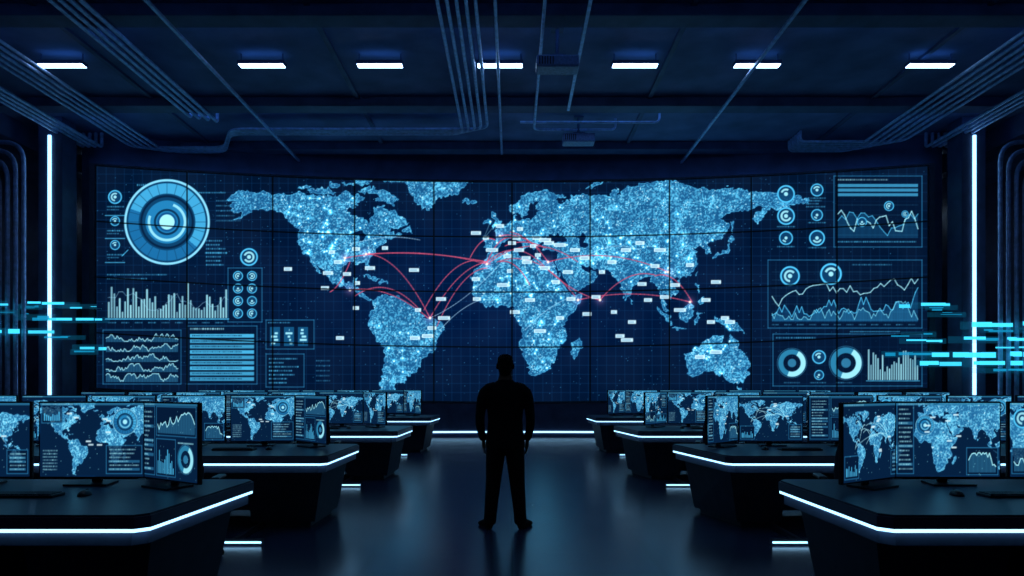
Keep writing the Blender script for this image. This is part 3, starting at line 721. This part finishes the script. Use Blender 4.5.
XA={(0,-1):(1.97,1.90),(0,1):(1.99,1.96),(1,-1):(1.83,1.81),(1,1):(2.12,1.90),(2,-1):(1.74,1.70),(2,1):(1.92,1.74),(3,-1):(1.74,1.68),(3,1):(1.80,1.74)}
seq=[[2,1,0,3,1,0,4],[2,1,3,4,0,3,2],[1,0,3,2,4,1,0],[3,0,1,2,0,4,1]]
seqr=[[0,3,4,1,0,3,2],[3,0,2,4,1,0,3],[4,1,3,0,2,4,1],[1,3,0,4,2,0,1]]
for ri,Y0 in enumerate(rows):
    for sx in(-1,1):
        xa,xb=XA[(ri,sx)]
        xe=7.6 if ri<3 else 7.2
        desk(sx,Y0,xa,xb,xe)
        my=Y0+1.16
        x0=2.36 if sx<0 else 2.47
        if ri>0: x0-=.08
        for k in range(7):
            x=x0 if k==0 else x0+.59+(k-1)*.80
            v=(seq if sx<0 else seqr)[ri][k]
            o=new_obj('computer_monitor',MON[v],None,(sx*x,my-(.14 if k==0 else 0),TOP),0)
            o.rotation_euler=(0,0,sx*math.radians((33,46,50,50)[ri]) if k==0 else 0)
            if k%2==1:
                new_obj('keyboard',KB,None,(sx*(x+.12),my-.52,TOP)); new_obj('computer_mouse',MS,None,(sx*(x+.12)+(.36 if sx<0 else -.36),my-.48,TOP))
chair(-2.8,5.95,.15); chair(2.95,6.0,-.2); chair(-2.7,9.65,.1); chair(2.85,9.6,-.3); chair(-4.6,5.9,0);chair(4.8,5.95,.2);chair(-4.5,9.6,.1);chair(4.6,9.6,-.1)

# ------------------------------------------------------------ man (back view), one continuous remeshed surface
bm=bmesh.new()
def loft(bm,rings,seg=20,ref=Vector((1,0,0))):
    cs=[Vector(r[0]) for r in rings]; loops=[]
    for i,(c,rx,ry) in enumerate(rings):
        t=(cs[min(i+1,len(cs)-1)]-cs[max(i-1,0)]).normalized()
        u=(ref-t*ref.dot(t)).normalized(); w=t.cross(u)
        loops.append([bm.verts.new(cs[i]+u*rx*math.cos(2*math.pi*k/seg)+w*ry*math.sin(2*math.pi*k/seg)) for k in range(seg)])
    for a,b in zip(loops[:-1],loops[1:]):
        for k in range(seg): bm.faces.new((a[k],a[(k+1)%seg],b[(k+1)%seg],b[k]))
    bm.faces.new(loops[0][::-1]); bm.faces.new(loops[-1])
def ell(bm,c,rx,ry,rz,rot=None):
    r=bmesh.ops.create_uvsphere(bm,u_segments=18,v_segments=12,radius=1)
    for v in r['verts']:
        p=Vector((v.co.x*rx,v.co.y*ry,v.co.z*rz))
        if rot: p=rot@p
        v.co=p+Vector(c)
V=Vector
loft(bm,[((0,0,.80),.150,.110),((0,0,.84),.205,.138),((0,-.003,.92),.200,.136),((0,-.003,1.02),.186,.126),((0,.0,1.12),.178,.118),((0,.0,1.24),.190,.124),((0,-.004,1.35),.207,.125),((0,-.006,1.42),.208,.115),((0,-.006,1.465),.180,.098),((0,-.005,1.50),.120,.078),((0,.0,1.53),.078,.068),((0,.004,1.57),.064,.066),((0,.008,1.62),.062,.066)],28)
loft(bm,[((0,.030,1.565),.030,.035),((0,.026,1.585),.052,.062),((0,.020,1.62),.066,.086),((0,.014,1.66),.076,.098),((0,.010,1.70),.082,.103),((0,.006,1.735),.083,.104),((0,.002,1.765),.076,.094),((0,.0,1.787),.057,.070),((0,.0,1.80),.026,.03)],24)
ell(bm,(0,.122,1.668),.012,.02,.022); ell(bm,(0,.110,1.632),.024,.012,.008); ell(bm,(0,.092,1.585),.022,.02,.016)
for s in(-1,1):
    ell(bm,(s*.085,.0,1.672),.011,.020,.032); ell(bm,(s*.030,.103,1.70),.018,.012,.008)
    loft(bm,[((s*.10,-.005,1.462),.055,.075),((s*.165,-.006,1.440),.062,.075),((s*.215,-.006,1.395),.062,.068),((s*.238,-.008,1.33),.057,.062),((s*.250,-.015,1.24),.052,.056),((s*.260,-.022,1.15),.049,.052),((s*.260,-.010,1.08),.047,.050),((s*.250,.015,1.00),.042,.045),((s*.234,.040,.93),.038,.040),((s*.230,.045,.912),.030,.034)],18)
    A_=V((s*-.020,0,.030))
    loft(bm,[(V((s*.250,.045,.89))+A_,.020,.028),(V((s*.248,.052,.86))+A_,.018,.036),(V((s*.246,.058,.825))+A_,.018,.044),(V((s*.243,.064,.795))+A_,.016,.043),(V((s*.242,.066,.785))+A_,.012,.038)],14)
    for fi,(dy,L_) in enumerate([(.034,.074),(.012,.084),(-.011,.078),(-.031,.062)]):
        b=V((s*.243,.064+dy,.797))+A_; p1=b+V((0,.006,-L_*.42)); p2=p1+V((-s*.012,.012,-L_*.30)); p3=p2+V((-s*.017,.010,-L_*.20))
        loft(bm,[(b,.0095,.0095),(p1,.0092,.0092),(p2,.0085,.0085),(p3,.0070,.0070)],10)
    loft(bm,[(V((s*.246,.080,.858))+A_,.012,.014),(V((s*.240,.104,.830))+A_,.0115,.0115),(V((s*.234,.116,.805))+A_,.010,.010),(V((s*.230,.120,.785))+A_,.008,.008)],10)
    loft(bm,[((s*.092,.0,.90),.104,.122),((s*.098,.0,.80),.101,.114),((s*.108,.003,.68),.094,.100),((s*.120,.010,.52),.082,.084),((s*.128,.0,.42),.077,.081),((s*.140,-.012,.30),.071,.076),((s*.152,-.018,.15),.065,.073),((s*.158,-.015,.075),.066,.078),((s*.159,-.012,.055),.063,.076)],20)
    d=V((s*.42,.9,0)).normalized(); h=V((s*.146,-.075,0))
    pts=[]
    for t,w,hh in[(0,.026,.03),(.04,.040,.042),(.10,.042,.048),(.17,.046,.042),(.22,.047,.032),(.265,.036,.024),(.287,.016,.016)]:
        pts.append((h+d*t+V((0,0,hh*.92)),w,hh))
    side=V((d.y,-d.x,0)); loft(bm,pts,18,side)
loft(bm,[((0,-.004,1.495),.092,.080),((0,-.002,1.535),.078,.073)],24)
for v in bm.verts:
    if v.co.z<.0: v.co.z=0
bmesh.ops.recalc_face_normals(bm,faces=bm.faces)
me=bpy.data.meshes.new('man'); bm.to_mesh(me); bm.free()
def man_mat():
    m=bpy.data.materials.new('man_suit_skin_hair'); m.use_nodes=True
    nt=m.node_tree;n=nt.nodes;l=nt.links;b=n['Principled BSDF']; b.inputs['Roughness'].default_value=.85; b.inputs['Specular IOR Level'].default_value=.2
    tc=n.new('ShaderNodeTexCoord'); sp=n.new('ShaderNodeSeparateXYZ'); l.new(tc.outputs['Object'],sp.inputs[0])
    def m_(op,a,bv):
        q=n.new('ShaderNodeMath'); q.operation=op
        for i,s in enumerate((a,bv)):
            if isinstance(s,(int,float)): q.inputs[i].default_value=s
            else: l.new(s,q.inputs[i])
        return q.outputs[0]
    X,Y,Z=sp.outputs
    neck=m_('GREATER_THAN',Z,1.535)
    hand=m_('MULTIPLY',m_('LESS_THAN',Z,.908),m_('GREATER_THAN',m_('ABSOLUTE',X,0),.205))
    skin=m_('MAXIMUM',neck,m_('MULTIPLY',hand,m_('GREATER_THAN',Z,.65)))
    hair=m_('GREATER_THAN',m_('SUBTRACT',Z,m_('MULTIPLY',Y,.75)),1.615)
    hair=m_('MULTIPLY',hair,m_('LESS_THAN',m_('ABSOLUTE',X,0),.0855))
    no=n.new('ShaderNodeTexNoise'); no.inputs['Scale'].default_value=220; l.new(tc.outputs['Object'],no.inputs['Vector'])
    bp=n.new('ShaderNodeBump'); bp.inputs['Strength'].default_value=.25; bp.inputs['Distance'].default_value=.002
    l.new(no.outputs['Fac'],bp.inputs['Height']); l.new(bp.outputs['Normal'],b.inputs['Normal'])
    a=n.new('ShaderNodeMix'); a.data_type='RGBA'; a.inputs[6].default_value=(.005,.006,.009,1); a.inputs[7].default_value=(.12,.07,.05,1); l.new(skin,a.inputs[0])
    c=n.new('ShaderNodeMix'); c.data_type='RGBA'; c.inputs[7].default_value=(.006,.005,.005,1); l.new(a.outputs[2],c.inputs[6]); l.new(hair,c.inputs[0])
    l.new(c.outputs[2],b.inputs['Base Color']); return m
me.materials.append(man_mat())
man=new_obj('standing_man',me,None,(-.07,7.24,0))
rm=man.modifiers.new('remesh','REMESH'); rm.mode='VOXEL'; rm.voxel_size=.0065; rm.use_smooth_shade=True
sm=man.modifiers.new('smooth','SMOOTH'); sm.factor=.5; sm.iterations=3

# ------------------------------------------------------------ world + camera
w=bpy.data.worlds.new('world'); scene.world=w; w.use_nodes=True
w.node_tree.nodes['Background'].inputs[0].default_value=(.01,.02,.05,1); w.node_tree.nodes['Background'].inputs[1].default_value=.5
cam=bpy.data.cameras.new('camera'); co=bpy.data.objects.new('camera',cam); COL.objects.link(co)
co.location=(0,0,CAMZ); co.rotation_euler=(math.pi/2,0,0)
cam.sensor_width=36; cam.lens=36*F/1024; cam.shift_y=97/1024; cam.clip_end=200
scene.camera=co
